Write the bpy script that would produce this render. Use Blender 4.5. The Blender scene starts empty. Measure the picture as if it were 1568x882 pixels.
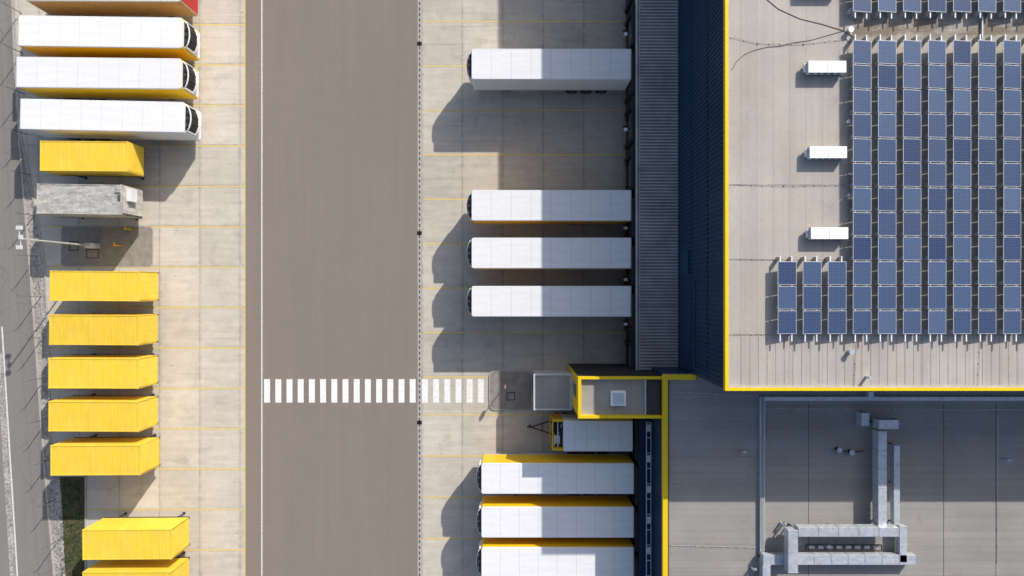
import bpy, math, random
from mathutils import Vector
random.seed(7)
H=55.0; F=935.0           # survey: flight height (m) and ground scale
def W(px,py,z=0.0):
    s=(H-z)/F
    return ((px-784)*s,(441-py)*s)
def WX(px,z=0.0): return (px-784)*(H-z)/F
def WY(py,z=0.0): return (441-py)*(H-z)/F
scene=bpy.context.scene
scene.view_settings.view_transform='Standard'
scene.view_settings.look='None'
scene.view_settings.exposure=0

# ---------------------------------------------------------------- materials
class NT:
    def __init__(s,name,rough=0.8,metal=0.0,spec=0.3):
        s.m=bpy.data.materials.new(name); s.m.use_nodes=True
        s.t=s.m.node_tree; s.b=s.t.nodes['Principled BSDF']
        s.b.inputs['Roughness'].default_value=rough
        s.b.inputs['Metallic'].default_value=metal
        s.b.inputs['Specular IOR Level'].default_value=spec
    def n(s,ty,**k):
        a=s.t.nodes.new(ty)
        for q,v in k.items(): setattr(a,q,v)
        return a
    def l(s,a,b): s.t.links.new(a,b)
    def val(s,sock,v):
        if isinstance(v,(int,float,tuple,list)): sock.default_value=v
        else: s.l(v,sock)
    def math(s,op,a,b=0.0,c=None,clamp=False):
        k=s.n('ShaderNodeMath',operation=op); k.use_clamp=clamp
        s.val(k.inputs[0],a); s.val(k.inputs[1],b)
        if c is not None: s.val(k.inputs[2],c)
        return k.outputs[0]
    def pos(s):
        g=s.n('ShaderNodeNewGeometry'); return g.outputs['Position']
    def obj(s):
        g=s.n('ShaderNodeTexCoord'); return g.outputs['Object']
    def scale(s,v,sc,off=(0,0,0)):
        k=s.n('ShaderNodeMapping'); s.l(v,k.inputs[0]); k.inputs['Scale'].default_value=sc; k.inputs['Location'].default_value=off
        return k.outputs[0]
    def noise(s,v,sc,det=3,rough=0.55,dist=0.0):
        k=s.n('ShaderNodeTexNoise'); s.l(v,k.inputs['Vector']); k.inputs['Scale'].default_value=sc
        k.inputs['Detail'].default_value=det; k.inputs['Roughness'].default_value=rough; k.inputs['Distortion'].default_value=dist
        return k.outputs['Fac']
    def mapr(s,v,a,b,c,d):
        k=s.n('ShaderNodeMapRange'); s.val(k.inputs[0],v)
        for i,x in enumerate((a,b,c,d)): k.inputs[i+1].default_value=x
        return k.outputs[0]
    def mix(s,f,a,b):
        k=s.n('ShaderNodeMix',data_type='RGBA'); s.val(k.inputs[0],f)
        s.val(k.inputs[6],a if not isinstance(a,tuple) else (*a,1)[:4]); s.val(k.inputs[7],b if not isinstance(b,tuple) else (*b,1)[:4])
        return k.outputs[2]
    def mulc(s,col,f):
        k=s.n('ShaderNodeVectorMath',operation='SCALE'); s.val(k.inputs[0],col[:3] if isinstance(col,tuple) else col); s.val(k.inputs[3],f)
        return k.outputs[0]
    def color(s,c): s.l(c,s.b.inputs['Base Color']); return s.m
    def bump(s,h,st=0.3,d=0.02):
        k=s.n('ShaderNodeBump'); s.l(h,k.inputs['Height']); k.inputs['Strength'].default_value=st; k.inputs['Distance'].default_value=d
        s.l(k.outputs[0],s.b.inputs['Normal'])
    def rnd(s):
        return s.n('ShaderNodeObjectInfo').outputs['Random']

def simple(name,col,rough=0.6,metal=0.0,var=0.12,sc=1.5,spec=0.3,streak=None,fine=0.06):
    t=NT(name,rough,metal,spec); p=t.obj()
    q=t.scale(p,streak) if streak else p
    f=t.mapr(t.noise(q,sc,5,0.65),0.3,0.7,1-var,1+var)
    f=t.math('MULTIPLY',f,t.mapr(t.noise(p,22,2),0.3,0.7,1-fine,1+fine))
    f=t.math('MULTIPLY',f,t.mapr(t.rnd(),0,1,0.95,1.03))
    return t.color(t.mulc(col,f))

def joint(t,x,o,pitch,w):
    a=t.math('DIVIDE',t.math('SUBTRACT',x,o),pitch)
    fr=t.math('FRACT',t.math('ADD',a,1000.5))
    d=t.math('ABSOLUTE',t.math('SUBTRACT',fr,0.5))
    return t.math('LESS_THAN',d,w/pitch/2), t.math('FLOOR',t.math('ADD',a,1000.0))

def concrete(name,col,ox,px_,oy,py_,stain=1.0,spots=True):
    t=NT(name,0.85); p=t.pos()
    sp=t.n('ShaderNodeSeparateXYZ'); t.l(p,sp.inputs[0])
    jx,ix=joint(t,sp.outputs[0],ox,px_,0.055); jy,iy=joint(t,sp.outputs[1],oy,py_,0.055)
    cb=t.n('ShaderNodeCombineXYZ'); t.l(ix,cb.inputs[0]); t.l(iy,cb.inputs[1])
    wn=t.n('ShaderNodeTexWhiteNoise'); wn.noise_dimensions='2D'; t.l(cb.outputs[0],wn.inputs['Vector'])
    f=t.mapr(wn.outputs['Value'],0,1,0.925,1.06)
    f=t.math('MULTIPLY',f,t.mapr(t.noise(p,0.16,4,0.6),0.3,0.7,0.91,1.07))
    f=t.math('MULTIPLY',f,t.mapr(t.noise(p,1.1,6,0.65),0.3,0.7,0.92,1.07))
    f=t.math('MULTIPLY',f,t.mapr(t.noise(p,14,3,0.7),0.3,0.7,0.93,1.07))
    f=t.math('MULTIPLY',f,t.mapr(t.noise(t.scale(p,(0.25,2.5,1)),0.9,5,0.6,0.4),0.35,0.75,1.05,0.89))
    st=t.mapr(t.noise(p,0.55,5,0.6,0.6),0.56,0.75,0.0,0.2*stain)
    f=t.math('MULTIPLY',f,t.math('SUBTRACT',1.0,st))
    # long tyre smears in the driving direction of the bays
    ty=t.mapr(t.noise(t.scale(p,(0.10,3.2,1)),1.0,3,0.5,0.15),0.62,0.74,0.0,0.14*stain)
    f=t.math('MULTIPLY',f,t.math('SUBTRACT',1.0,ty))
    if spots:
        sp2=t.mapr(t.noise(p,2.2,3,0.5,0.3),0.70,0.77,0.0,0.42*stain)
        f=t.math('MULTIPLY',f,t.math('SUBTRACT',1.0,sp2))
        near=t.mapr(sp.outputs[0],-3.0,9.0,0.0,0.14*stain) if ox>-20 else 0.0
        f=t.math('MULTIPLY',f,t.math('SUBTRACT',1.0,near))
    j=t.math('MAXIMUM',jx,jy)
    jw,_=joint(t,sp.outputs[0],ox,px_,0.35); jw2,_=joint(t,sp.outputs[1],oy,py_,0.3)
    jb=t.math('MULTIPLY',t.math('MAXIMUM',jw,jw2),t.mapr(t.noise(p,1.7,5,0.7),0.42,0.68,0.0,0.20))
    f=t.math('MULTIPLY',f,t.math('SUBTRACT',1.0,jb))
    f=t.math('MULTIPLY',f,t.math('SUBTRACT',1.0,t.math('MULTIPLY',j,t.mapr(t.noise(p,0.9,4),0.3,0.7,0.15,0.5))))
    c=t.mix(t.noise(p,0.3,4),col,tuple(a*b for a,b in zip(col,(1.0,0.965,0.90))))
    t.color(t.mulc(c,f)); t.bump(t.noise(p,30,3),0.15,0.01)
    return t.m

def asphalt(name,col,streak=(1.3,0.06,1),amt=1.0,crack=0.0):
    t=NT(name,0.9); p=t.pos()
    f=t.mapr(t.noise(p,0.09,4,0.6),0.3,0.7,0.97,1.03)
    f=t.math('MULTIPLY',f,t.mapr(t.noise(t.scale(p,streak),1.0,4,0.55),0.3,0.7,1-0.03*amt,1+0.03*amt))
    f=t.math('MULTIPLY',f,t.mapr(t.noise(t.scale(p,(3.5,0.03,1)),1.0,3,0.55),0.55,0.75,1.0,1-0.06*amt))
    f=t.math('MULTIPLY',f,t.mapr(t.noise(p,1.0,6,0.7),0.3,0.7,0.975,1.025))
    f=t.math('MULTIPLY',f,t.mapr(t.noise(p,9,5,0.8),0.3,0.7,0.92,1.08))
    f=t.math('MULTIPLY',f,t.mapr(t.noise(p,40,2,0.7),0.3,0.7,0.82,1.18))
    f=t.math('MULTIPLY',f,t.mapr(t.noise(p,3.1,2,0.5),0.75,0.79,1.0,0.8))
    if crack:
        v=t.n('ShaderNodeTexVoronoi',feature='DISTANCE_TO_EDGE'); v.inputs['Scale'].default_value=0.12
        wv=t.n('ShaderNodeTexNoise'); t.l(p,wv.inputs['Vector']); wv.inputs['Scale'].default_value=0.5; wv.inputs['Detail'].default_value=5
        vm=t.n('ShaderNodeVectorMath',operation='MULTIPLY_ADD'); t.l(wv.outputs['Color'],vm.inputs[0]); vm.inputs[1].default_value=(3,3,3); t.l(p,vm.inputs[2])
        t.l(vm.outputs[0],v.inputs['Vector'])
        cr=t.mapr(v.outputs['Distance'],0.0,0.006,crack,0.0)
        f=t.math('MULTIPLY',f,t.math('SUBTRACT',1.0,cr))
    t.color(t.mulc(col,f)); t.bump(t.noise(p,60,2),0.3,0.01)
    return t.m

def paint(name,col,under,wear=(0.35,0.62),mx=0.75):
    t=NT(name,0.7); p=t.pos()
    w=t.mapr(t.noise(p,3.5,6,0.75),wear[0],wear[1],0.0,mx)
    c=t.mix(w,col,under)
    f=t.mapr(t.noise(p,12,4,0.7),0.3,0.7,0.9,1.08)
    return t.color(t.mulc(c,f))

CONC=(0.52,0.485,0.43); ASPH=(0.232,0.198,0.170)
M={}
M['concL']=concrete('concrete_slabs_west',(0.565,0.53,0.47),WX(306),3.62,WY(408),3.65)
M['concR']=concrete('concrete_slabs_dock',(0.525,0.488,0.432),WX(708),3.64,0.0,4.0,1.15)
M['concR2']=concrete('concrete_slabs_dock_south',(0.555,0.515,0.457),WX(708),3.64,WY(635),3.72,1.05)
M['asph']=asphalt('asphalt_lane',ASPH)
M['road']=asphalt('asphalt_road',(0.225,0.212,0.20),(0.9,0.09,1),1.2,0.3)
M['white']=paint('road_paint_white',(0.85,0.85,0.83),ASPH,(0.48,0.75),0.4)
M['wline']=paint('road_paint_white_line',(0.75,0.75,0.72),ASPH,(0.4,0.7),0.5)
M['yline']=paint('bay_paint_yellow',(0.74,0.55,0.12),CONC,(0.42,0.72),0.65)
M['yline2']=paint('edge_paint_yellow',(0.66,0.50,0.12),CONC,(0.4,0.8),0.5)
def gravel():
    t=NT('gravel',0.95); p=t.pos()
    v=t.n('ShaderNodeTexVoronoi'); v.inputs['Scale'].default_value=8; t.l(p,v.inputs['Vector'])
    sx=t.n('ShaderNodeSeparateColor'); t.l(v.outputs['Color'],sx.inputs[0])
    f=t.mapr(sx.outputs[0],0,1,0.6,1.3)
    f=t.math('MULTIPLY',f,t.mapr(t.noise(p,0.6,5),0.3,0.7,0.8,1.2))
    c=t.mix(t.mapr(t.noise(p,0.9,5,0.7),0.55,0.66,0,0.5),(0.38,0.36,0.33),(0.15,0.155,0.08))
    t.color(t.mulc(c,f)); t.bump(v.outputs['Distance'],0.3,0.04); return t.m
M['gravel']=gravel()
def grassm():
    t=NT('grass',0.95); p=t.pos()
    n=t.noise(p,1.2,6,0.75); n2=t.noise(p,9,4,0.8)
    c=t.mix(t.mapr(n,0.4,0.62,0,1),(0.050,0.068,0.022),(0.12,0.11,0.055))
    t.color(t.mulc(c,t.mapr(n2,0.3,0.7,0.5,1.5))); t.bump(n2,0.8,0.06); return t.m
M['grass']=grassm()
def paver():
    t=NT('paver_blocks',0.9); p=t.pos()
    b=t.n('ShaderNodeTexBrick'); t.l(p,b.inputs['Vector']); b.inputs['Scale'].default_value=3.0
    b.inputs['Color1'].default_value=(0.34,0.315,0.28,1); b.inputs['Color2'].default_value=(0.27,0.25,0.22,1); b.inputs['Mortar'].default_value=(0.16,0.15,0.13,1)
    b.inputs['Mortar Size'].default_value=0.03
    t.color(t.mulc(b.outputs['Color'],t.mapr(t.noise(p,1.5,5),0.3,0.7,0.85,1.15))); return t.m
M['paver']=paver()
M['kerb']=simple('kerb_concrete',(0.42,0.40,0.37),0.9)
M['whitebody']=simple('trailer_white',(0.84,0.85,0.86),0.35,0,0.03,0.8,fine=0.01)
def roofwhite():
    t=NT('trailer_roof_white',0.45); p=t.obj()
    f=t.mapr(t.noise(t.scale(p,(0.3,2.0,1)),1.2,5,0.6),0.4,0.75,1.0,0.92)
    f=t.math('MULTIPLY',f,t.mapr(t.noise(p,3.0,5,0.7),0.45,0.75,1.0,0.94))
    f=t.math('MULTIPLY',f,t.mapr(t.rnd(),0,1,0.94,1.0))
    t.color(t.mulc((0.83,0.835,0.845),f)); t.bump(t.noise(t.scale(p,(2.2,0.7,1)),1.5,4),0.16,0.03); return t.m
M['roofwhite']=roofwhite()
M['seam']=simple('roof_seam',(0.55,0.56,0.58),0.5)
M['yellowside']=simple('trailer_yellow',(0.80,0.50,0.015),0.4,0,0.06)
M['beige']=simple('trailer_beige',(0.50,0.36,0.24),0.6)
M['red']=simple('red_plastic',(0.45,0.02,0.02),0.4)
def yellowbox():
    t=NT('container_yellow',0.55); p=t.obj()
    f=t.mapr(t.noise(t.scale(p,(3,0.6,1)),1.0,5,0.65),0.35,0.75,1.03,0.90)
    f=t.math('MULTIPLY',f,t.mapr(t.noise(p,0.7,4),0.3,0.7,0.95,1.04))
    f=t.math('MULTIPLY',f,t.mapr(t.noise(p,5,5,0.75),0.64,0.8,1.0,0.78))
    f=t.math('MULTIPLY',f,t.mapr(t.rnd(),0,1,0.93,1.03))
    c=t.mix(t.mapr(t.noise(p,0.9,4),0.45,0.8,0,0.5),(0.84,0.57,0.05),(0.80,0.59,0.14))
    t.color(t.mulc(c,f)); t.bump(t.noise(t.scale(p,(2.5,0.6,1)),1.2,4),0.15,0.03); return t.m
M['ybox']=yellowbox()
def greytarp():
    t=NT('grey_tarpaulin',0.8); p=t.obj()
    n=t.noise(t.scale(p,(0.8,2.2,1)),1.3,7,0.75)
    c=t.mix(t.mapr(n,0.35,0.65,0,1),(0.56,0.55,0.51),(0.27,0.265,0.24))
    t.color(t.mulc(c,t.mapr(t.noise(p,4,5,0.7),0.3,0.7,0.8,1.15))); t.bump(t.noise(p,2,4),0.4,0.08); return t.m
M['tarp']=greytarp()
M['black']=simple('black_plastic',(0.012,0.012,0.014),0.5)
M['rubber']=simple('tyre_rubber',(0.02,0.02,0.02),0.9)
M['chassis']=simple('chassis_steel',(0.06,0.06,0.065),0.6,0.2)
M['fence']=simple('fence_steel',(0.20,0.20,0.20),0.6,0.3)
M['alu']=simple('aluminium',(0.62,0.63,0.65),0.4,0.5,0.08)
M['pvframe']=simple('panel_frame',(0.55,0.57,0.60),0.5,0.2,0.08)
M['steel']=simple('galvanised_steel',(0.56,0.59,0.63),0.42,0.4,0.18,3)
M['duct2']=simple('duct_flange',(0.38,0.40,0.43),0.45,0.4,0.18,3)
M['dark']=simple('dark_parts_and_shade',(0.03,0.03,0.032),0.8)
M['manhole']=simple('cast_iron',(0.10,0.095,0.09),0.7,0.2,0.25,4)
M['lap']=simple('membrane_lap',(0.25,0.235,0.215),0.9,0,0.3,2)
M['navy']=simple('navy_cladding',(0.004,0.028,0.078),0.45,0,0.10,0.6,spec=0.4)
M['navy2']=simple('navy_cladding_rib',(0.006,0.038,0.100),0.45,0,0.10,0.6,spec=0.4)
M['yellow']=simple('yellow_coping',(0.80,0.56,0.01),0.45,0,0.05)
M['yellow_d']=simple('yellow_cladding',(0.72,0.46,0.01),0.5,0,0.06)
M['canopy']=simple('canopy_sheet',(0.26,0.255,0.25),0.5,0.1,0.2,0.5)
M['canopy2']=simple('canopy_rib',(0.50,0.49,0.48),0.45,0.1,0.2,0.5)
M['glass']=simple('window_glass',(0.02,0.03,0.04),0.08,0,0.1,spec=0.8)
M['dome']=simple('skylight_glazing',(0.45,0.52,0.56),0.2,0,0.1,spec=0.6)
M['wood']=simple('dock_shelter',(0.02,0.02,0.022),0.8)
M['greybox']=simple('light_grey_paint',(0.62,0.63,0.64),0.5)
def roofm(name,col,px_,w,dark,strk,sc2=0.25,ox=0.0,axis=0,band=None):
    t=NT(name,0.85); p=t.pos()
    sp=t.n('ShaderNodeSeparateXYZ'); t.l(p,sp.inputs[0])
    j,ix=joint(t,sp.outputs[axis],ox,px_,w)
    wn=t.n('ShaderNodeTexWhiteNoise'); wn.noise_dimensions='1D'; t.l(ix,wn.inputs['W'])
    f=t.mapr(wn.outputs['Value'],0,1,0.955,1.035)
    f=t.math('MULTIPLY',f,t.mapr(t.noise(p,sc2,5,0.6),0.3,0.7,0.88,1.08))
    f=t.math('MULTIPLY',f,t.mapr(t.noise(t.scale(p,strk),1.0,6,0.65),0.3,0.7,0.93,1.06))
    f=t.math('MULTIPLY',f,t.mapr(t.noise(p,10,4,0.7),0.3,0.7,0.93,1.07))
    f=t.math('MULTIPLY',f,t.mapr(t.noise(p,0.7,5,0.7,0.8),0.58,0.74,1.0,0.84))
    f=t.math('MULTIPLY',f,t.mapr(t.noise(p,4,2,0.6),0.72,0.78,1.0,0.8))
    f=t.math('MULTIPLY',f,t.math('SUBTRACT',1.0,t.math('MULTIPLY',j,dark)))
    c=t.mix(t.mapr(t.noise(p,0.35,5),0.4,0.7,0,1),col,tuple(a*b for a,b in zip(col,(1.02,0.97,0.92))))
    if band:   # moss and silt caught between the two panel fields
        d=t.math('ABSOLUTE',t.math('SUBTRACT',sp.outputs[1],band[0]))
        k=t.math('MULTIPLY',t.mapr(d,band[1]*0.5,band[1],1,0),t.math('GREATER_THAN',sp.outputs[0],band[2]))
        k=t.math('MULTIPLY',k,t.mapr(t.noise(t.scale(p,(0.5,1.3,1)),1.0,6,0.7),0.38,0.56,0,0.9))
        c=t.mix(k,c,(0.19,0.155,0.115))
    t.color(t.mulc(c,f)); return t.m
M['roofA']=roofm('roof_membrane',(0.425,0.398,0.365),1.05,0.05,0.16,(2.2,0.08,1),band=(WY(41,15.75),1.0,WX(1305,15.75)))
M['roofB']=roofm('roof_membrane_grey',(0.30,0.29,0.275),0.56,0.04,0.14,(0.1,2.2,1),axis=1)
M['roofC']=roofm('roof_membrane_small',(0.33,0.32,0.30),1.3,0.04,0.15,(1,1,1),0.8)
# solar
SZ=16.25; sS=(H-SZ)/F
PX=38.3*sS; PY=37.6*sS; SX0=WX(1305,SZ); SY0=WY(62,SZ)
def solar():
    t=NT('photovoltaic_glass',0.25,0,0.5); p=t.pos()
    sp=t.n('ShaderNodeSeparateXYZ'); t.l(p,sp.inputs[0])
    _,ix=joint(t,sp.outputs[0],SX0-0.15,PX,0.01); _,iy=joint(t,sp.outputs[1],SY0+0.02,PY,0.01)
    cb=t.n('ShaderNodeCombineXYZ'); t.l(ix,cb.inputs[0]); t.l(iy,cb.inputs[1])
    wn=t.n('ShaderNodeTexWhiteNoise'); wn.noise_dimensions='2D'; t.l(cb.outputs[0],wn.inputs['Vector'])
    c1,_=joint(t,sp.outputs[0],SX0,0.16,0.016); c2,_=joint(t,sp.outputs[1],SY0,0.16,0.016)
    c=t.mix(wn.outputs['Value'],(0.020,0.040,0.105),(0.072,0.115,0.205))
    c=t.mix(t.mapr(t.noise(p,8,2),0.35,0.65,0,0.2),c,(0.03,0.045,0.12))
    c=t.mix(t.math('MULTIPLY',t.math('MAXIMUM',c1,c2),0.2),c,(0.30,0.36,0.48))
    t.color(c); return t.m
M['pv']=solar()

# ---------------------------------------------------------------- mesh builder
class MB:
    def __init__(s): s.v=[];s.f=[];s.m=[];s.ml=[]
    def mi(s,k):
        if k not in s.ml: s.ml.append(k)
        return s.ml.index(k)
    def poly(s,pts,k):
        b=len(s.v); s.v+=[tuple(p) for p in pts]; s.f.append(tuple(range(b,b+len(pts)))); s.m.append(s.mi(k))
    def box(s,x0,x1,y0,y1,z0,z1,k,kt=None,kn=None):
        if x0>x1:x0,x1=x1,x0
        if y0>y1:y0,y1=y1,y0
        b=len(s.v)
        s.v+=[(x0,y0,z0),(x1,y0,z0),(x1,y1,z0),(x0,y1,z0),(x0,y0,z1),(x1,y0,z1),(x1,y1,z1),(x0,y1,z1)]
        F_=[(0,3,2,1),(4,5,6,7),(0,1,5,4),(1,2,6,5),(2,3,7,6),(3,0,4,7)]
        for i,f in enumerate(F_):
            s.f.append(tuple(b+q for q in f)); s.m.append(s.mi(kt if (kt and i==1) else (kn if (kn and i==4) else k)))
    def prism(s,pts,z0,z1,k,kt=None):  # pts ccw in plan
        n=len(pts); b=len(s.v)
        s.v+=[(p[0],p[1],z0) for p in pts]+[(p[0],p[1],z1) for p in pts]
        for i in range(n):
            j=(i+1)%n; s.f.append((b+i,b+j,b+n+j,b+n+i)); s.m.append(s.mi(k))
        s.f.append(tuple(b+n+i for i in range(n))); s.m.append(s.mi(kt or k))
        s.f.append(tuple(b+i for i in reversed(range(n)))); s.m.append(s.mi(k))
    def tube(s,a,b_,r,k,seg=8,r2=None):
        a=Vector(a);b_=Vector(b_);d=(b_-a).normalized()
        u=d.cross(Vector((0,0,1)));
        if u.length<1e-3:u=Vector((1,0,0))
        u.normalize(); w=d.cross(u); r2=r if r2 is None else r2
        b=len(s.v)
        for c,rr in ((a,r),(b_,r2)):
            for i in range(seg):
                t=2*math.pi*i/seg; s.v.append(tuple(c+u*math.cos(t)*rr+w*math.sin(t)*rr))
        for i in range(seg):
            j=(i+1)%seg; s.f.append((b+i,b+j,b+seg+j,b+seg+i)); s.m.append(s.mi(k))
        s.f.append(tuple(b+i for i in reversed(range(seg)))); s.m.append(s.mi(k))
        s.f.append(tuple(b+seg+i for i in range(seg))); s.m.append(s.mi(k))
    def path(s,pts,r,k,seg=6):
        for a,b in zip(pts,pts[1:]): s.tube(a,b,r,k,seg)
    def done(s,name,loc=(0,0,0),rot=0.0,bevel=0.0,parent=None):
        me=bpy.data.meshes.new(name); me.from_pydata(s.v,[],s.f)
        for k in s.ml: me.materials.append(M[k])
        for p,i in zip(me.polygons,s.m): p.material_index=i
        me.update()
        import bmesh
        bm=bmesh.new(); bm.from_mesh(me); bmesh.ops.recalc_face_normals(bm,faces=bm.faces); bm.to_mesh(me); bm.free()
        o=bpy.data.objects.new(name,me); scene.collection.objects.link(o)
        o.location=loc; o.rotation_euler=(0,0,rot)
        if bevel:
            m=o.modifiers.new('bevel','BEVEL'); m.width=bevel; m.segments=2; m.limit_method='ANGLE'
        if parent: o.parent=parent
        return o
def empty(name):
    e=bpy.data.objects.new(name,None); scene.collection.objects.link(e); return e
def sheet(name,rect,z,k):
    b=MB(); x0,x1,y0,y1=rect; b.poly([(x0,y0,z),(x1,y0,z),(x1,y1,z),(x0,y1,z)],k); return b.done(name)
def rrect(x0,x1,y0,y1,r,n=5):
    pts=[]
    for cx,cy,a0 in ((x1-r,y0+r,-90),(x1-r,y1-r,0),(x0+r,y1-r,90),(x0+r,y0+r,180)):
        for i in range(n+1):
            a=math.radians(a0+90*i/n); pts.append((cx+r*math.cos(a),cy+r*math.sin(a)))
    return pts

# ---------------------------------------------------------------- ground
YN,YS=90.0,-90.0
sheet('ground',(-600,600,-600,600),-0.06,'grass')
ey=[(-900,-50),(0,18),(150,24),(330,38),(450,48),(650,62),(750,70),(882,82),(1900,175)]   # road / verge edge
yy=[(-900,-40),(0,24),(200,32),(300,52),(400,70),(520,76),(727,80)]        # yard west edge
def edge(tab,py):
    for (a,b),(c,d) in zip(tab,tab[1:]):
        if a<=py<=c: return b+(d-b)*(py-a)/(c-a)
    return tab[-1][1]
# verge
b=MB(); pys=[-900,0,100,200,300,400,500,600,700,800,882,1200,1900]
for a,c in zip(pys,pys[1:]):
    b.poly([(*W(edge(ey,a)-2,a),-0.045),(*W(edge(ey,c)-2,c),-0.045),(*W(edge(ey,c)+22+(20 if c<500 else 0),c),-0.045),(*W(edge(ey,a)+22+(20 if a<500 else 0),a),-0.045)],'gravel')
b.done('gravel_verge')
b=MB(); b.poly([(*W(92,728),-0.035),(*W(92+8,882),-0.035),(*W(120,1500),-0.035),(*W(134,1500),-0.035),(*W(134,728),-0.035)],'grass'); b.done('grass_verge')
# west yard
b=MB()
ys=[-900,0,100,200,300,400,520,727]
for a,c in zip(ys,ys[1:]):
    b.poly([(*W(edge(yy,a),a),0),(*W(edge(yy,c),c),0),(*W(375,c),0),(*W(375,a),0)],'concL')
b.poly([(*W(133,727),0),(*W(133,1900),0),(*W(375,1900),0),(*W(375,727),0)],'concL')
b.done('concrete_yard')
sheet('asphalt_lane',(WX(375),WX(639.5),YS,YN),0.0,'asph')
sheet('concrete_apron',(WX(645),WX(985),WY(628),YN),0.0,'concR')
sheet('concrete_apron',(WX(645),WX(985),YS,WY(628)),0.0,'concR2')
# road
b=MB()
for a,c in zip(pys,pys[1:]):
    b.poly([(*W(edge(ey,a)-230,a),-0.02),(*W(edge(ey,c)-230,c),-0.02),(*W(edge(ey,c),c),-0.02),(*W(edge(ey,a),a),-0.02)],'road')
b.done('road')
b=MB()  # far kerb strip of the road
fx=lambda q:-6+ (q-540)*0.062
for a,c in ((540,600),(600,700),(700,790),(790,882),(882,1000),(1000,1500)):
    b.poly([(*W(fx(a),a),-0.012),(*W(fx(c),c),-0.012),(*W(fx(c)+9,c),-0.012),(*W(fx(a)+9,a),-0.012)],'gravel')
b.done('road_shoulder')
b=MB()
b.poly([(*W(fx(500)+10,500),-0.01),(*W(fx(1500)+10,1500),-0.01),(*W(fx(1500)+12.5,1500),-0.01),(*W(fx(500)+12.5,500),-0.01)],'wline')
b.done('road_edge_line')
# kerb yard west
b=MB()
for a,c in zip(ys,ys[1:]):
    p=W(edge(yy,a),a);q=W(edge(yy,c),c)
    b.prism([(p[0]-0.15,p[1]),(q[0]-0.15,q[1]),(q[0],q[1]),(p[0],p[1])],-0.04,0.08,'kerb')
b.box(WX(133)-0.15,WX(133),WY(1500),WY(728),-0.04,0.08,'kerb')
b.box(WX(80),WX(133),WY(729.5),WY(727),-0.04,0.08,'kerb')
for a,c in zip(pys,pys[1:]):
    p=W(edge(ey,a),a);q=W(edge(ey,c),c)
    b.prism([(p[0],p[1]),(q[0],q[1]),(q[0]+0.14,q[1]),(p[0]+0.14,p[1])],-0.04,0.06,'kerb')
b.done('kerb')
# markings
b=MB(); z=0.005
for i in range(-12,26):
    py=38+61.85*i
    x0=max(edge(yy,py)+8,60) if py<727 else 136
    b.poly([(WX(x0),WY(py)-0.055,z),(WX(373),WY(py)-0.055,z),(WX(373),WY(py)+0.055,z),(WX(x0),WY(py)+0.055,z)],'yline')
for i in range(-12,9):
    py=33+68.05*i
    b.poly([(WX(648),WY(py)-0.055,z),(WX(955),WY(py)-0.055,z),(WX(955),WY(py)+0.055,z),(WX(648),WY(py)+0.055,z)],'yline')
for i in range(0,16):
    py=635+63.3*i
    b.poly([(WX(648),WY(py)-0.055,z),(WX(955),WY(py)-0.055,z),(WX(955),WY(py)+0.055,z),(WX(648),WY(py)+0.055,z)],'yline')
b.done('bay_markings')
b=MB(); b.poly([(WX(374.3),YS,z),(WX(376.0),YS,z),(WX(376.0),YN,z),(WX(374.3),YN,z)],'yline2'); b.done('yellow_edge_line')
b=MB(); b.poly([(WX(400),YS,z),(WX(402),YS,z),(WX(402),YN,z),(WX(400),YN,z)],'wline'); b.done('white_lane_line')
b=MB()
for i in range(20):
    x=404.5+17.15*i+(1.5 if i>13 else 0)
    b.poly([(WX(x),WY(616.5),z),(WX(x+9),WY(616.5),z),(WX(x+9),WY(580.5),z),(WX(x),WY(580.5),z)],'white')
b.done('zebra_crossing')
# drain channel
b=MB()
b.box(WX(639.5),WX(645),YS,YN,-0.05,-0.002,'kerb')
yv=YS
while yv<YN:
    b.box(WX(641.3),WX(643.4),yv,yv+0.28,-0.01,0.004,'manhole'); yv+=0.5
for py in (-223,67,357,647,937):
    b.box(WX(638.7),WX(645.8),WY(py)-0.17,WY(py)+0.17,-0.01,0.012,'black')
b.done('drainage_channel')

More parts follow.
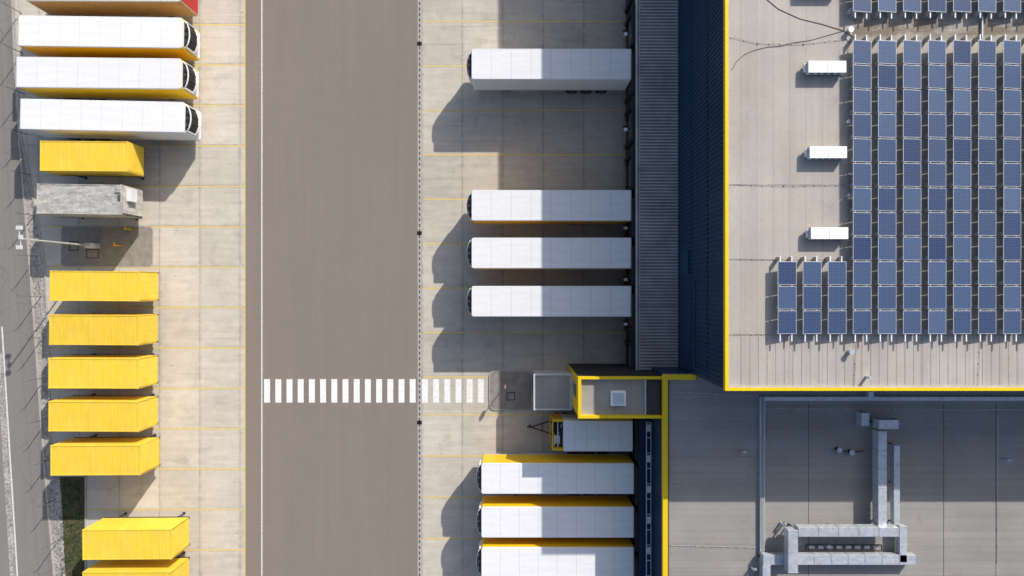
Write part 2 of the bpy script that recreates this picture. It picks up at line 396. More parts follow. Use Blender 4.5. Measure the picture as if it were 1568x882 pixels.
# ---------------------------------------------------------------- vehicles
def trailer(px_front,px_rear,py,zt=4.0,side='yellowside',face=-1,tilt=0.0,unit=True,roof='roofwhite'):
    """reefer semi trailer; local +x is the front"""
    xf=WX(px_front,zt); xr=WX(px_rear,zt); L=abs(xf-xr); cx=(xf+xr)/2; cy=WY(py,zt)
    w=1.27; h=L/2; b=MB(); zb=1.15
    pts=[(-h,-w),(h-0.12,-w),(h-0.03,-w+0.04),(h,-w+0.14),(h,w-0.14),(h-0.03,w-0.04),(h-0.12,w),(-h,w)]
    b.prism(pts,zb,zt-0.05,side)
    b.prism([(x*(1-0.02/h),y*0.988) for x,y in pts],zt-0.05,zt,'whitebody',roof)
    b.prism([(h,-w+0.16),(h+0.02,-w+0.2),(h+0.02,w-0.2),(h,w-0.16)],zb,zt-0.06,'whitebody' if side!='beige' else 'red')
    for sy in (-1,1):
        b.box(-h,h-0.15,sy*w-0.02*sy,sy*(w+0.012),zt-0.14,zt-0.03,'whitebody')
        b.box(-h,h-0.15,sy*w-0.02*sy,sy*(w+0.015),zb-0.02,zb+0.12,'alu')
        b.box(-h+0.02,h-0.14,sy*(w-0.06),sy*(w-0.045),zt-0.01,zt+0.004,'seam')
    n=8
    for i in range(1,n): 
        x=-h+L*i/n; b.box(x-0.016,x+0.016,-w+0.06,w-0.06,zt-0.01,zt+0.006,'seam')
    b.box(-h-0.05,-h,-w,w,zb-0.1,zt-0.01,'alu')
    for yb in (-0.9,-0.35,0.35,0.9): b.tube((-h-0.08,yb,zb),(-h-0.08,yb,zt-0.15),0.02,'alu',6)
    b.box(-h-0.07,-h-0.05,-w+0.05,-w+0.4,0.95,1.1,'red'); b.box(-h-0.07,-h-0.05,w-0.4,w-0.05,0.95,1.1,'red')
    for sy in (-0.5,0.5): b.box(-h+0.1,h-0.4,sy-0.08,sy+0.08,0.75,1.13,'chassis')
    b.box(-h+0.02,-h+0.14,-1.15,1.15,0.45,0.62,'alu')
    for i in range(3):
        x=-h+2.0+1.31*i
        b.tube((x,-1.1,0.5),(x,1.1,0.5),0.07,'chassis',8)
        for sy in (-1,1):
            b.tube((x,sy*0.85,0.5),(x,sy*1.22,0.5),0.5,'rubber',18); b.tube((x,sy*1.1,0.5),(x,sy*1.235,0.5),0.26,'chassis',12)
            b.box(x-0.58,x+0.58,sy*0.8,sy*1.25,1.03,1.08,'black')
    for sy in (-0.85,0.85):
        b.box(h-3.0,h-2.86,sy-0.07,sy+0.07,0.12,1.14,'chassis'); b.box(h-3.1,h-2.76,sy-0.14,sy+0.14,0.004,0.12,'chassis')
    b.box(-1.2,1.2,0.75,1.2,0.5,1.05,'chassis'); b.box(-1.0,1.0,-1.2,-0.8,0.55,1.05,'greybox')
    for sy in (-1.2,1.2): b.box(-h+5.4,h-3.4,sy-0.02,sy+0.02,0.55,0.68,'alu'); b.box(-h+5.4,h-3.4,sy-0.02,sy+0.02,0.85,0.98,'alu')
    if unit:
        def arc(d0,d1,hw,n=10):
            return [(h+d0+(d1-d0)*math.cos(math.pi/2*(-1+2*i/n))**0.55 if 0<i<n else h+d0, -hw+2*hw*i/n) for i in range(n+1)]
        o=arc(0.03,0.42,1.12); pts=[(h+0.001,-1.12)]+o+[(h+0.001,1.12)]
        b.prism(pts,1.9,2.35,'whitebody')
        o=arc(0.03,0.40,1.05); b.prism([(h+0.001,-1.05)]+o+[(h+0.001,1.05)],2.35,3.55,'black')
        for yb in (-1.08,1.03): b.box(h,h+0.2,yb,yb+0.06,2.3,3.6,'whitebody')
        for yb in (-0.35,0.3): b.box(h+0.3,h+0.425,yb,yb+0.05,2.35,3.55,'chassis')
        o=arc(0.03,0.44,1.14); b.prism([(h+0.001,-1.14)]+o+[(h+0.001,1.14)],3.55,3.66,'whitebody')
        o=arc(0.03,0.38,1.06); b.prism([(h+0.001,-1.06)]+o+[(h+0.001,1.06)],3.66,3.74,'black')
        for yb in (-0.55,0.0,0.55):
            b.tube((h+0.19,yb,3.74),(h+0.19,yb,3.77),0.14,'chassis',12)
            b.box(h+0.04,h+0.34,yb-0.29,yb-0.26,3.74,3.79,'chassis')
    o=b.done('semi_trailer',(cx,cy,0),(math.pi if face<0 else 0)+math.radians(tilt),0.012)
    return o
trailer(722,966,98,side='whitebody')
trailer(722,966,314.5,side='yellowside')
trailer(722,966,387.5,side='yellowside')
trailer(722,966,461.5,side='yellowside')
trailer(737,970,733)
trailer(737,970,800)
trailer(737,970,862)
trailer(279,28,48.5,face=1,tilt=-0.8)
trailer(277,25,111.5,face=1,tilt=-0.6)
trailer(281,31,177,face=1,tilt=-1.2,side='whitebody')
trailer(276,40,-22,face=1,tilt=-0.3,side='beige',unit=False)

def swapbody(px0,px1,py,zt=4.0,mat='ybox',tilt=0.0,zb=1.25,name='swap_body_container',ribs=True):
    x0=WX(px0,zt);x1=WX(px1,zt);L=x1-x0;h=L/2;w=1.25;b=MB()
    b.box(-h,h,-w,w,zb,zt-0.03,mat)
    for sy in (-1,1):
        b.box(-h,h,sy*w,sy*(w-0.07),zt-0.03,zt+0.0,mat); b.box(-h,h,sy*(w-0.02),sy*(w+0.02),zb-0.1,zb+0.12,'chassis')
        for sx in (-1,1):
            b.box(sx*h,sx*(h-0.12),sy*(w-0.12),sy*(w+0.018),zb,zt+0.012,mat)
            b.box(sx*(h+0.01),sx*(h-0.2),sy*(w+0.022),sy*(w-0.17),zb-0.12,zb,'chassis')
    for sx in (-1,1): b.box(sx*h,sx*(h-0.08),-w+0.1,w-0.1,zt-0.03,zt+0.002,mat)
    n=int(L/0.62)
    for i in range(n):
        x=-h+0.4+i*(L-0.8)/(n-1)
        if ribs: b.box(x-0.035,x+0.035,-w+0.1,w-0.1,zt-0.031,zt-0.014,mat)
        for sy in (-1,1): b.box(x-0.06,x+0.06,sy*(w-0.005),sy*(w+0.008),zb+0.14,zt-0.1,mat)
    for i in range(5):
        y=-w+0.25+i*0.475; b.box(h-0.005,h+0.008,y,y+0.08,zb+0.1,zt-0.12,mat)
    b.box(-h-0.03,-h+0.001,-w+0.08,-0.01,zb+0.06,zt-0.1,mat); b.box(-h-0.03,-h+0.001,0.01,w-0.08,zb+0.06,zt-0.1,mat)
    for yb in (-0.8,-0.3,0.3,0.8): b.tube((-h-0.05,yb,zb),(-h-0.05,yb,zt-0.1),0.02,'alu',6)
    for sy in (-0.5,0.5): b.box(-h+0.1,h-0.1,sy-0.06,sy+0.06,zb-0.2,zb-0.002,'chassis')
    for sx in (-1,1):
        for sy in (-1,1):
            x=sx*(h-1.1)
            b.box(x-0.045,x+0.045,sy*1.1,sy*1.2,0.03,zb-0.1,'chassis'); b.box(x-0.12,x+0.12,sy*1.04,sy*1.26,0.004,0.03,'chassis')
            b.tube((x,sy*1.15,zb-0.7),(x-sx*0.7,sy*1.0,zb-0.1),0.03,'chassis',6)
    return b.done(name,((x0+x1)/2,WY(py,zt),0),math.radians(tilt),0.006)
swapbody(61,195,239,zb=1.7,tilt=-0.5)
for p in ((76,213,438,-0.4),(75,212,505.5,-0.3),(74,212,572,-0.2),(74,212,638,-0.3),(77,215,705,0.3),(126,263,834,0.4),(126,263,899,0.2)):
    swapbody(p[0],p[1],p[2],tilt=p[3])
# grey curtain body
o=swapbody(56,186,305,mat='tarp',tilt=-0.8,name='canvas_swap_body',ribs=False)
b=MB(); x1=WX(186,4); cy=WY(305,4)
b.box(x1+0.03,x1+0.1,cy-1.15,cy+1.15,1.2,3.9,'tarp')
b.box(x1+0.1,x1+0.45,cy-0.1,cy+1.0,2.6,3.5,'greybox'); b.box(x1-0.5,x1-0.05,cy+0.55,cy+1.15,4.0,4.06,'tarp'); b.box(x1-0.3,x1-0.1,cy-0.1,cy+0.4,4.0,4.04,'manhole')
c=b.done('front_wall_unit',bevel=0.01); c.parent=o; c.matrix_parent_inverse=o.matrix_basis.inverted()

# drawbar trailer
b=MB(); x0=WX(863,4);x1=WX(969,4);cy=WY(668,4);w=1.27
b.box(x0,x1,cy-w,cy+w,1.2,3.95,'whitebody'); b.box(x0+0.02,x1-0.02,cy-w+0.02,cy+w-0.02,3.95,4.0,'whitebody','roofwhite')
for i in range(1,6):
    x=x0+(x1-x0)*i/6; b.box(x-0.015,x+0.015,cy-w+0.06,cy+w-0.06,3.99,4.006,'seam')
xf=x0-0.95
b.box(xf+0.25,x0-0.03,cy-1.2,cy+1.2,1.0,3.0,'chassis')
b.box(xf+0.05,x0-0.02,cy+w-0.12,cy+w,1.0,3.75,'yellowside'); b.box(xf+0.05,x0-0.02,cy-w,cy-w+0.12,1.0,3.75,'yellowside')
b.box(xf-0.06,xf+0.05,cy-w,cy+w,1.0,1.35,'yellowside'); b.box(xf,xf+0.1,cy-w,cy+w,3.6,3.75,'yellowside')
b.box(xf+0.15,xf+0.75,cy+0.2,cy+0.85,3.0,3.45,'black'); b.box(xf+0.2,xf+0.7,cy-0.8,cy-0.1,3.0,3.3,'greybox')
b.tube((xf+0.2,cy-0.9,3.4),(x0-0.1,cy+0.9,3.4),0.04,'alu')
b.tube((xf+0.5,cy-1.1,3.5),(xf+0.5,cy+1.1,3.5),0.05,'alu')
xt=WX(813,0.6)
b.tube((xf,cy+0.55,0.7),(xt,cy,0.6),0.06,'chassis'); b.tube((xf,cy-0.55,0.7),(xt,cy,0.6),0.06,'chassis'); b.tube((xt-0.35,cy,0.6),(xt+0.1,cy,0.6),0.07,'black')
b.tube((xf-0.7,cy-0.38,0.68),(xf-0.7,cy+0.38,0.68),0.04,'chassis')
b.box(xt-0.2,xt,cy-0.06,cy+0.06,0.005,0.6,'chassis')
for sy in (-0.5,0.5): b.box(xf,x1,cy+sy-0.07,cy+sy+0.07,0.75,1.1,'chassis')
for x in (xf+1.0,x1-1.2):
    for sy in (-1,1): b.tube((x,cy+sy*0.85,0.48),(x,cy+sy*1.22,0.48),0.48,'rubber',18); b.tube((x,cy+sy*1.1,0.48),(x,cy+sy*1.23,0.48),0.25,'alu',12)
    b.tube((x,cy-1,0.48),(x,cy+1,0.48),0.07,'chassis')
b.done('drawbar_trailer',bevel=0.01)

# ---------------------------------------------------------------- buildings
ZM=16.0; MX=WX(1112,ZM); MY=WY(597,ZM); MXE=75.0; MYN=85.0
main=empty('warehouse')
b=MB(); b.box(MX,MXE,MY,MYN,0,ZM-0.25,'navy','roofA'); b.done('walls_and_roof',parent=main)
b=MB()
y=MY+0.15
while y<MYN: b.box(MX-0.045,MX,y,y+0.12,4.85,ZM-0.35,'navy2'); y+=0.33
for zz in (8.5,12.3): b.box(MX-0.06,MX,MY+0.1,MYN,zz,zz+0.06,'navy')
x=MX+0.15
while x<MXE: b.box(x,x+0.12,MY-0.045,MY,8.9,ZM-0.35,'navy2'); x+=0.33
b.path([(MX-0.12,WY(565,10),9.5),(MX-0.12,WY(430,10),9.5),(MX-0.12,WY(430,10),6)],0.05,'navy2')
b.box(MX-0.14,MX-0.046,WY(420,7),WY(385,7),6.0,8.0,'navy2')
b.done('wall_ribs',parent=main)
b=MB()
b.box(MX-0.06,MX+0.14,MY-0.06,MYN,ZM-0.34,ZM,'yellow'); b.box(MX+0.14,MXE,MY-0.06,MY+0.14,ZM-0.34,ZM-0.001,'yellow')
b.box(MX+0.14,MX+0.22,MY+0.14,MYN,ZM-0.25,ZM-0.04,'kerb'); b.box(MX+0.22,MXE,MY+0.14,MY+0.22,ZM-0.25,ZM-0.041,'kerb')
b.done('coping',parent=main)
ZR=ZM-0.25
def RX(p,z=ZR): return WX(p,z)
def RY(p,z=ZR): return WY(p,z)
b=MB()
for py in (283,398,512):
    b.box(RX(1122),RX(1297) if py!=512 else RX(1185),RY(py)-0.02,RY(py)+0.02,ZR,ZR+0.006,'lap')
b.box(RX(1185),MXE-1,RY(514)-0.02,RY(514)+0.02,ZR,ZR+0.006,'lap')
xs=1135
while xs<2400:
    b.box(RX(xs)-0.015,RX(xs)+0.015,RY(590),RY(516),ZR,ZR+0.006,'lap'); xs+=13.2
b.done('membrane_laps',parent=main)
def conductor(pts,z,name='lightning_conductor',step=0.62,r=0.009,mat='lap',blk='pvframe'):
    b=MB(); P=[(*W(x,y,z),z+0.05) for x,y in pts]
    b.path(P,r,mat,5)
    for a,c in zip(P,P[1:]):
        a=Vector(a);c=Vector(c);n=max(1,int((c-a).length/step))
        for i in range(n+1):
            q=a.lerp(c,i/n); b.tube((q.x,q.y,z),(q.x,q.y,z+0.05),0.042,blk,7)
    return b.done(name,parent=main)
conductor([(1119,57),(1160,67),(1230,68),(1297,60)],ZR)
conductor([(1119,282),(1200,285),(1297,283)],ZR)
conductor([(1119,396),(1185,397)],ZR)
conductor([(1299,62),(1299,385)],ZR,step=0.7)
conductor([(1311,522),(1308,590)],ZR); conductor([(1500,522),(1497,590)],ZR); conductor([(1119,512),(1183,512)],ZR)
b=MB()
b.path([(*W(x,y,ZR),ZR+0.02) for x,y in ((1120,108),(1128,94),(1139,84),(1152,78),(1175,72),(1195,71),(1212,66),(1240,62),(1293,47))],0.016,'manhole')
b.path([(*W(x,y,ZR),ZR+0.02) for x,y in ((1150,-30),(1168,-6),(1192,14),(1225,29),(1258,37),(1288,46),(1300,52))],0.016,'manhole')
b.path([(*W(x,y,ZR),ZR+0.02) for x,y in ((1300,52),(1310,60))],0.03,'chassis')
b.done('roof_cable',parent=main)
b=MB()
for px,py,r,hh in ((1299,48,.14,.3),(1296,188,.11,.3),(1297,300,.1,.3),(1300,538,.14,.35),(1326,577,.09,.5),(1299,20,.14,.3),(1496,22,.12,.3)):
    x,y=RX(px),RY(py); b.tube((x,y,ZR),(x,y,ZR+hh),r,'steel',12); b.tube((x,y,ZR+hh),(x,y,ZR+hh+0.05),r*1.3,'alu',12)
b.path([(RX(1502),RY(5),ZR+0.1),(RX(1502),RY(60),ZR+0.1)],0.06,'steel')
b.done('roof_vents',parent=main)
for px0,px1,py0,py1 in ((1238,1296,93,111),(1240,1297,224,242),(1242,1299,348,366),(1230,1288,-34,-16)):
    b=MB(); zt=ZR+0.6; x0,x1=WX(px0,zt),WX(px1,zt); y0,y1=WY(py1,zt),WY(py0,zt)
    b.box(x0,x1,y0,y1,ZR+0.2,zt,'greybox','whitebody'); b.box(x0+0.06,x1-0.06,y0+0.06,y1-0.06,ZR,ZR+0.2,'chassis')
    b.box((x0+x1)/2-0.01,(x0+x1)/2+0.01,y0+0.02,y1-0.02,zt,zt+0.01,'seam'); b.box(x0-0.18,x0-0.001,y0+0.1,y1-0.1,ZR+0.25,zt-0.2,'steel')
    for k in range(5): b.box(x0+0.2+k*0.42,x0+0.45+k*0.42,y0-0.012,y0,ZR+0.3,zt-0.12,'dark')
    b.done('ventilation_unit',bevel=0.02,parent=None)
# solar panels
b=MB(); rl=MB()
def panel(c,ytop):
    x0=SX0+c*PX; x1=x0+PX*0.80; y1=ytop; y0=y1-PY*0.945
    tl=random.uniform(-0.012,0.012)
    zw,ze=SZ+0.10+tl,SZ-0.10-tl
    def z(x): return zw+(ze-zw)*(x-x0)/(x1-x0)
    q=((x0,y0),(x1,y0),(x1,y1),(x0,y1))
    top=[(p[0],p[1],z(p[0])) for p in q]; bot=[(p[0],p[1],z(p[0])-0.04) for p in q]
    b.poly(top,'pvframe')
    for i in range(4):
        j=(i+1)%4; b.poly([bot[i],bot[j],top[j],top[i]],'pvframe')
    m=0.03; b.poly([(p[0],p[1],z(p[0])+0.006) for p in ((x0+m,y0+m),(x1-m,y0+m),(x1-m,y1-m),(x0+m,y1-m))],'pv')
for c in range(14):
    for r in range(12): panel(c,SY0-r*PY)
    for r in range(12): panel(c,WY(20,SZ)+PY*(r+1))
for c in range(-3,0):
    for r in range(9,12): panel(c,SY0-r*PY)
def rails(c,ya,yb):
    x0=SX0+c*PX
    for f in (0.12,0.62):
        x=x0+PX*f; zz=SZ+0.10-0.2*f/0.8-0.06
        rl.box(x-0.035,x+0.035,yb,ya,zz-0.05,zz,'whitebody')
        n=int((ya-yb)/PY)
        for i in range(n+1):
            yq=ya-0.2-i*PY; rl.box(x-0.05,x+0.05,yq-0.15,yq+0.15,ZR,zz-0.05,'kerb')
for c in range(14):
    rails(c,SY0+0.4,SY0-12*PY-0.42); rails(c,WY(20,SZ)+12*PY+0.3,WY(20,SZ)-0.3)
for c in range(-3,0): rails(c,SY0-9*PY+0.35,SY0-12*PY-0.42)
pv=b.done('solar_panel_array'); r_=rl.done('mounting_rails',parent=pv)

# dock canopy (lean-to) in front of the warehouse
ZC=4.8; CX=WX(975,ZC); CY=MY-0.25
dock=empty('loading_dock')
b=MB(); b.box(CX,MX-0.001,CY,MYN,0.0,ZC,'dark','canopy'); b.done('dock_volume',parent=dock)
b=MB(); y=CY+0.05
while y<MYN: b.box(CX+0.3,MX-0.05,y,y+0.10,ZC,ZC+0.05,'canopy2'); y+=0.26
b.box(CX-0.05,CX+0.04,CY,MYN,ZC-0.25,ZC+0.12,'canopy2'); b.box(CX+0.2,CX+0.28,CY,MYN,ZC,ZC+0.06,'canopy2')
b.box(MX-0.05,MX-0.002,CY+0.3,MYN,ZC,ZC+0.3,'navy2')
y=CY+5.3
while y<MYN: b.box(CX+0.05,MX-0.05,y,y+0.16,ZC+0.05,ZC+0.09,'canopy'); y+=11.2
b.done('corrugated_roof',parent=dock)
def dock_door(X,yc,zdoor=1.2,par=None):
    b=MB()
    b.box(X-0.02,X,yc-1.3,yc+1.3,zdoor,zdoor+2.75,'chassis')
    b.box(X-0.28,X-0.021,yc-1.6,yc-1.25,0.9,4.4,'wood'); b.box(X-0.28,X-0.021,yc+1.25,yc+1.6,0.9,4.4,'wood'); b.box(X-0.28,X-0.021,yc-1.25,yc+1.25,4.0,4.4,'wood')
    b.box(X-0.15,X-0.021,yc-1.25,yc-0.95,0.55,1.1,'rubber'); b.box(X-0.15,X-0.021,yc+0.95,yc+1.25,0.55,1.1,'rubber')
    for k in range(1,5): b.box(X-0.03,X-0.02,yc-1.25,yc+1.25,zdoor+k*0.53,zdoor+k*0.53+0.03,'steel')
    b.done('dock_door',parent=par)
for i in range(-8,8):
    dock_door(CX,WY(69+68.05*i),par=dock)
for py in (52,198,349,428,496,-95):
    b=MB(); z=2.9; x=WX(958,z); y=WY(py,z)
    b.tube((CX-0.02,y,z),(x+0.1,y,z),0.03,'chassis'); b.box(x-0.14,x+0.14,y-0.13,y+0.10,z-0.12,z+0.12,'whitebody'); b.box(x-0.2,x+0.24,y+0.1,y+0.3,z-0.1,z+0.1,'black')
    b.box(CX-0.04,CX-0.001,y-0.1,y+0.1,z-0.3,z+0.3,'greybox')
    b.done('dock_lamp',bevel=0.01)

# lower building
ZL=8.8; LX=WX(1016,ZL); LYN=WY(574.5,ZL)
low=empty('logistics_hall')
b=MB()
b.box(LX,MXE,-85,MY-0.002,0,ZL-0.2,'navy','roofB'); b.done('walls_and_roof',parent=low)
b=MB()
b.box(LX-0.05,LX+0.33,-85,MY-0.05,ZL-0.35,ZL,'yellow')
b.box(LX+0.33,MX+0.25,MY-0.44,MY-0.062,ZL-0.35,ZL-0.001,'yellow')
b.box(LX+0.33,LX+0.43,-85,MY-0.44,ZL-0.2,ZL-0.06,'chassis')
b.done('coping',parent=low)
b=MB(); y=-84.9
while y<MY-3.6: b.box(LX-0.045,LX,y,y+0.12,4.6,ZL-0.4,'navy2'); y+=0.33
b.done('wall_ribs',parent=low)
b=MB()
ya,yb=WY(648,6),-60
zt=5.6
b.box(LX-0.62,LX-0.57,yb,ya,zt,zt+0.07,'greybox'); b.box(LX-0.26,LX-0.21,yb,ya,zt,zt+0.07,'steel')
y=ya; k=0
while y>yb:
    b.box(LX-0.57,LX-0.26,y-0.05,y,zt+0.01,zt+0.06,'greybox')
    if k%2==0: b.box(LX-0.57,LX-0.26,y-0.75,y-0.2,zt+0.0,zt+0.05,'greybox')
    b.box(LX-0.21,LX-0.001,y-0.05,y,zt,zt+0.05,'chassis'); y-=1.24; k+=1
b.done('steel_lattice',parent=low)
b=MB(); b.box(LX-0.9,LX-0.001,-85,WY(640,3.9),0,4.5,'dark','navy'); b.done('dock_pods',parent=low)
for i in range(0,10):
    dock_door(LX-0.9,WY(668+66*i,1.5)+0.3,par=low)
ZQ=ZL-0.2
def Q(px,z=ZQ): return WX(px,z)
def QY(py,z=ZQ): return WY(py,z)
b=MB()
b.box(Q(1162),Q(1169),-60,QY(607),ZQ,ZQ+0.28,'steel'); b.box(Q(1169),MXE,QY(613),QY(607),ZQ,ZQ+0.18,'steel')
b.box(Q(1163.5),Q(1167.5),-60,QY(607.5),ZQ+0.28,ZQ+0.3,'roofB')
b.box(Q(1324),Q(1332),QY(607),QY(598),ZQ,ZQ+0.5,'steel')
b.done('roof_upstand',parent=low)
b=MB()
for px in (1238,1445,1525): b.box(Q(px)-0.02,Q(px)+0.02,-50,QY(616),ZQ,ZQ+0.008,'manhole')
for py in (700,742,833): b.box(LX+0.45,Q(1161),QY(py)-0.02,QY(py)+0.02,ZQ,ZQ+0.008,'lap')
b.done('roof_laps',parent=low)
def dotline(pts,z,step=0.62):
    b=MB(); P=[(*W(x,y,z),z+0.05) for x,y in pts]; b.path(P,0.012,'alu',5)
    for a,c in zip(P,P[1:]):
        a=Vector(a);c=Vector(c);n=max(1,int((c-a).length/step))
        for i in range(n+1):
            q=a.lerp(c,i/n); b.tube((q.x,q.y,z),(q.x,q.y,z+0.07),0.045,'alu',6)
    b.done('lightning_conductor',parent=low)
dotline([(1028,835),(1155,838)],ZQ); dotline([(1030,600),(1160,606)],ZQ); dotline([(1172,625),(1568,627)],ZQ,1.2)
dotline([(1225,832),(1205,838)],ZQ,0.5); dotline([(1527,640),(1527,860)],ZQ,1.2)
def duct(segs,z0,hh,name='ventilation_duct'):
    b=MB()
    for (xa,xb,ya,yb) in segs:
        x0,x1=WX(xa,z0+hh),WX(xb,z0+hh); y0,y1=WY(yb,z0+hh),WY(ya,z0+hh)
        b.box(x0,x1,y0,y1,z0,z0+hh,'steel')
        L=max(x1-x0,y1-y0); n=int(L/1.25)
        for i in range(n+1):
            if x1-x0>y1-y0:
                q=x0+0.02+(L-0.08)*i/max(n,1); b.box(q,q+0.035,y0-0.025,y1+0.025,z0-0.025,z0+hh+0.02,'duct2')
            else:
                q=y0+0.02+(L-0.08)*i/max(n,1); b.box(x0-0.025,x1+0.025,q,q+0.035,z0-0.025,z0+hh+0.02,'duct2')
            cx,cy=((q,(y0+y1)/2) if x1-x0>y1-y0 else ((x0+x1)/2,q))
            if i%2==0: b.box(cx-0.05,cx+0.05,cy-0.05,cy+0.05,ZQ,z0,'chassis')
    return b.done(name,bevel=0.015)
duct([(1345,1358,660,806),(1345,1377,643,657)],ZQ+0.5,0.75)
duct([(1369,1378,682,804)],ZQ+0.5,0.45)
duct([(1207,1222,812,878),(1222,1378,808,822)],ZQ+0.9,0.7)
duct([(1378,1389,806,862),(1168,1404,850,865),(1168,1180,865,900)],ZQ+0.35,0.5)
b=MB()
b.box(WX(1318,9.2),WX(1330,9.2),WY(652,9.2),WY(632,9.2),ZQ,9.3,'steel')
for px,py in ((1281,687),(1300,691)):
    x,y=Q(px),QY(py); b.tube((x,y,ZQ),(x,y,ZQ+0.4),0.14,'black',12); b.tube((x,y,ZQ+0.4),(x,y,ZQ+0.46),0.2,'steel',12)
b.path([(Q(1281),QY(687),ZQ+0.3),(Q(1300),QY(691),ZQ+0.3),(Q(1318),QY(689),ZQ+0.3)],0.05,'chassis')
for px,py in ((1262,833),(1150,868),(1195,800),(1135,690),(1535,702)):
    x,y=Q(px),QY(py); b.tube((x,y,ZQ),(x,y,ZQ+0.5),0.08,'steel',10); b.tube((x,y,ZQ+0.5),(x+0.15,y+0.1,ZQ+0.6),0.1,'alu',10)
b.path([(Q(1230),QY(831),ZQ+0.4),(Q(1345),QY(831),ZQ+0.4),(Q(1345),QY(840),ZQ+0.4),(Q(1230),QY(840),ZQ+0.4),(Q(1230),QY(831),ZQ+0.4)],0.05,'chassis')
for k in range(8): b.box(Q(1236+k*14),Q(1244+k*14),QY(838),QY(833),ZQ,ZQ+0.3,'duct2')
b.done('roof_equipment',parent=low)

# entrance block
ZE=8.5; ent=empty('entrance_building')
X0=WX(886,ZE); X1=LX-0.055; Y1=WY(578,ZE); Y0=WY(640,ZE)
b=MB(); b.box(X0,X1,Y0,Y1,0,ZE-0.4,'yellow_d','roofC',kn='dark')  # north face of the yellow block is coloured dark to paint in its shade
b.box(X0-0.04,X0+0.2,Y0-0.04,Y1+0.04,ZE-0.42,ZE,'yellow'); b.box(X0+0.2,X1,Y0-0.04,Y0+0.18,ZE-0.42,ZE-0.001,'yellow'); b.box(X0+0.2,X1,Y1-0.14,Y1+0.04,ZE-0.42,ZE-0.001,'yellow')
b.box(X1-1.25,X1-1.15,Y0+0.18,Y1-0.14,ZE-0.4,ZE-0.2,'steel'); b.box(X1-1.15,X1-0.01,Y0+0.18,Y1-0.14,ZE-0.4,ZE-0.3,'chassis')
b.done('walls_and_roof',parent=ent)
b=MB(); b.box(X0-0.03,X0-0.001,Y0+1.2,Y0+2.3,4.6,6.6,'glass'); b.box(X0-0.05,X0-0.031,Y0+1.1,Y0+1.2,4.5,6.7,'alu'); b.box(X0-0.05,X0-0.031,Y0+2.3,Y0+2.4,4.5,6.7,'alu')
b.done('window',parent=ent)
b=MB(); sx0,sx1,sy0,sy1=WX(936,ZE),WX(959,ZE),WY(622,ZE),WY(599,ZE)
b.box(sx0,sx1,sy0,sy1,ZE-0.4,ZE-0.1,'whitebody'); b.box(sx0+0.14,sx1-0.14,sy0+0.14,sy1-0.14,ZE-0.1,ZE-0.02,'dome')
b.done('skylight',bevel=0.02,parent=ent)
b=MB(); z=3.5; a0,a1,c0,c1=WX(817,z),X0-0.002,WY(628,z),WY(573,z)
b.box(a0+0.1,a1,c0+0.1,c1-0.1,0,z-0.25,'greybox'); b.box(a0,a1,c0,c1,z-0.25,z-0.1,'greybox','roofC')
b.box(a0,a0+0.12,c0,c1,z-0.1,z,'greybox');b.box(a0+0.12,a1,c0,c0+0.10,z-0.1,z-0.001,'greybox');b.box(a0+0.12,a1,c1-0.10,c1,z-0.1,z-0.001,'greybox')
b.box(a1-0.2,a1-0.001,c0+0.10,c1-0.10,z-0.1,z-0.03,'steel')
b.box(a0+0.07,a0+0.098,c0+1.0,c0+2.1,0.1,2.3,'glass')
b.done('porch',parent=ent)

# island by the crossing
b=MB(); b.prism(rrect(WX(749),WX(815),WY(628),WY(567),0.5),-0.02,0.10,'kerb'); b.prism(rrect(WX(750.5),WX(813.5),WY(626.5),WY(568.5),0.45),0.1,0.108,'paver'); b.done('traffic_island')
b=MB(); b.box(WX(775),WX(789),WY(613),WY(600),0.109,0.12,'manhole'); b.box(WX(777),WX(787),WY(611),WY(602),0.12,0.124,'lap'); b.done('manhole_cover')
b=MB(); x,y=W(774,588); b.tube((x,y,0.1),(x,y,2.3),0.04,'steel',8); b.tube((x-0.04,y,2.2),(x-0.09,y,2.2),0.3,'red',16); b.tube((x-0.09,y,2.2),(x-0.095,y,2.2),0.22,'whitebody',16); b.done('traffic_sign')
# utility pad on the left
b=MB(); b.prism(rrect(WX(93),WX(235),WY(409),WY(346),0.4),-0.02,0.02,'kerb'); b.prism(rrect(WX(94.5),WX(233.5),WY(407.5),WY(347.5),0.35),0.02,0.026,'paver'); b.done('utility_pad')
for r in ((106,121,369,384),(132,152,381,396)):
    b=MB(); b.box(WX(r[0]),WX(r[1]),WY(r[3]),WY(r[2]),0.026,0.034,'manhole'); b.box(WX(r[0]+2),WX(r[1]-2),WY(r[3]-2),WY(r[2]+2),0.034,0.04,'paver'); b.done('manhole_cover')
# lamp mast
b=MB(); bx,by=W(148,377)
b.box(bx-0.45,bx+0.35,by-0.22,by+0.22,0.026,0.9,'greybox')
tx=bx-0.1;ty=by
b.tube((tx,ty,0.9),(tx,ty,8.2),0.09,'steel',10,0.055)
b.tube((tx-0.1,ty-0.7,8.2),(tx-0.3,ty+0.9,8.2),0.04,'steel',8)
for dy in (-0.65,0.85):
    b.box(tx-0.45,tx-0.02,ty+dy-0.15,ty+dy+0.15,8.15,8.3,'greybox')
b.box(tx-0.25,tx+0.05,ty-0.05,ty+0.3,8.2,8.3,'greybox')
b.done('street_lamp',bevel=0.01)
for px,py in ((187,377),(203,352)):
    b=MB(); x,y=W(px,py); b.tube((x,y,0.02),(x,y,1.1),0.06,'yellow_d',8); b.tube((x-0.25,y,0.9),(x+0.25,y,0.9),0.06,'yellow_d',8); b.tube((x,y-0.05,1.1),(x,y+0.3,1.1),0.05,'yellow_d',8); b.done('standpipe')
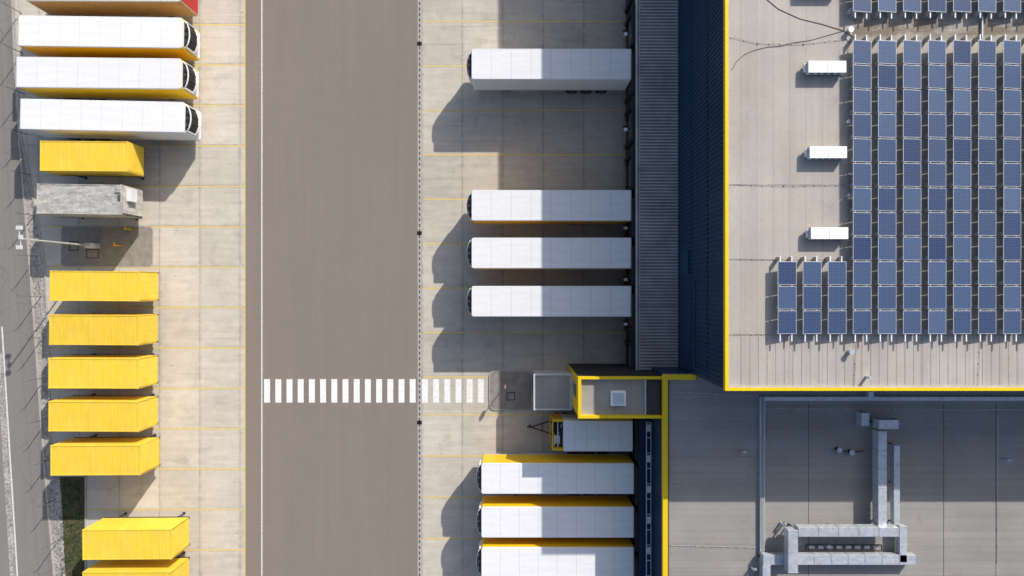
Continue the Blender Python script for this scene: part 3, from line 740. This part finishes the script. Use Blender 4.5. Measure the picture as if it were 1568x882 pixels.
# fence along the verge
b=MB(); prev=None
py=-600
while py<1500:
    x,y=W(edge(ey,py)+ (14 if py>0 else 6),py)
    b.box(x-0.03,x+0.03,y-0.03,y+0.03,-0.05,2.1,'fence')
    b.tube((x,y,2.1),(x-0.2,y,2.35),0.025,'fence',5)
    if prev:
        for zz in (0.1,1.1,2.05): b.tube((prev[0],prev[1],zz),(x,y,zz),0.008,'fence',4)
        for i in range(1,8):
            q=Vector((*prev,0)).lerp(Vector((x,y,0)),i/8); b.box(q.x-0.003,q.x+0.003,q.y-0.003,q.y+0.003,0.0,2.05,'fence')
    prev=(x,y); py+=62
b.done('wire_fence')
# grass tufts / weeds on verge
b=MB()
for _ in range(900):
    py=random.uniform(735,1000); px=random.uniform(93,132); x,y=W(px,py)
    for k in range(3):
        a=random.uniform(0,6.28); r=random.uniform(0.05,0.16); hh=random.uniform(0.05,0.2)
        b.poly([(x-0.03,y,-0.03),(x+0.03,y,-0.03),(x+r*math.cos(a),y+r*math.sin(a),hh)],'grass')
b.done('grass_tufts')

# ---------------------------------------------------------------- light + camera
S=Vector((0.93,1.31,1.0)).normalized()
el=math.asin(S.z); az=math.atan2(S.x,S.y)
w=bpy.data.worlds.new('World'); scene.world=w; w.use_nodes=True
nt=w.node_tree; sky=nt.nodes.new('ShaderNodeTexSky'); sky.sky_type='NISHITA'; sky.sun_disc=False
sky.sun_elevation=el; sky.sun_rotation=az; sky.dust_density=2.5; sky.air_density=0.9
nt.links.new(sky.outputs[0],nt.nodes['Background'].inputs[0]); nt.nodes['Background'].inputs[1].default_value=0.15
sd=bpy.data.lights.new('sun','SUN'); sd.energy=4.9; sd.angle=math.radians(0.5); sd.color=(1.0,0.945,0.865)
so=bpy.data.objects.new('sun',sd); scene.collection.objects.link(so); so.rotation_euler=S.to_track_quat('Z','Y').to_euler(); so.location=(30,40,60)
cd=bpy.data.cameras.new('camera'); cd.sensor_width=36; cd.lens=36*F/1568; cd.clip_end=3000
co=bpy.data.objects.new('camera',cd); scene.collection.objects.link(co); co.location=(0,0,H); co.rotation_euler=(0,0,0)
scene.camera=co
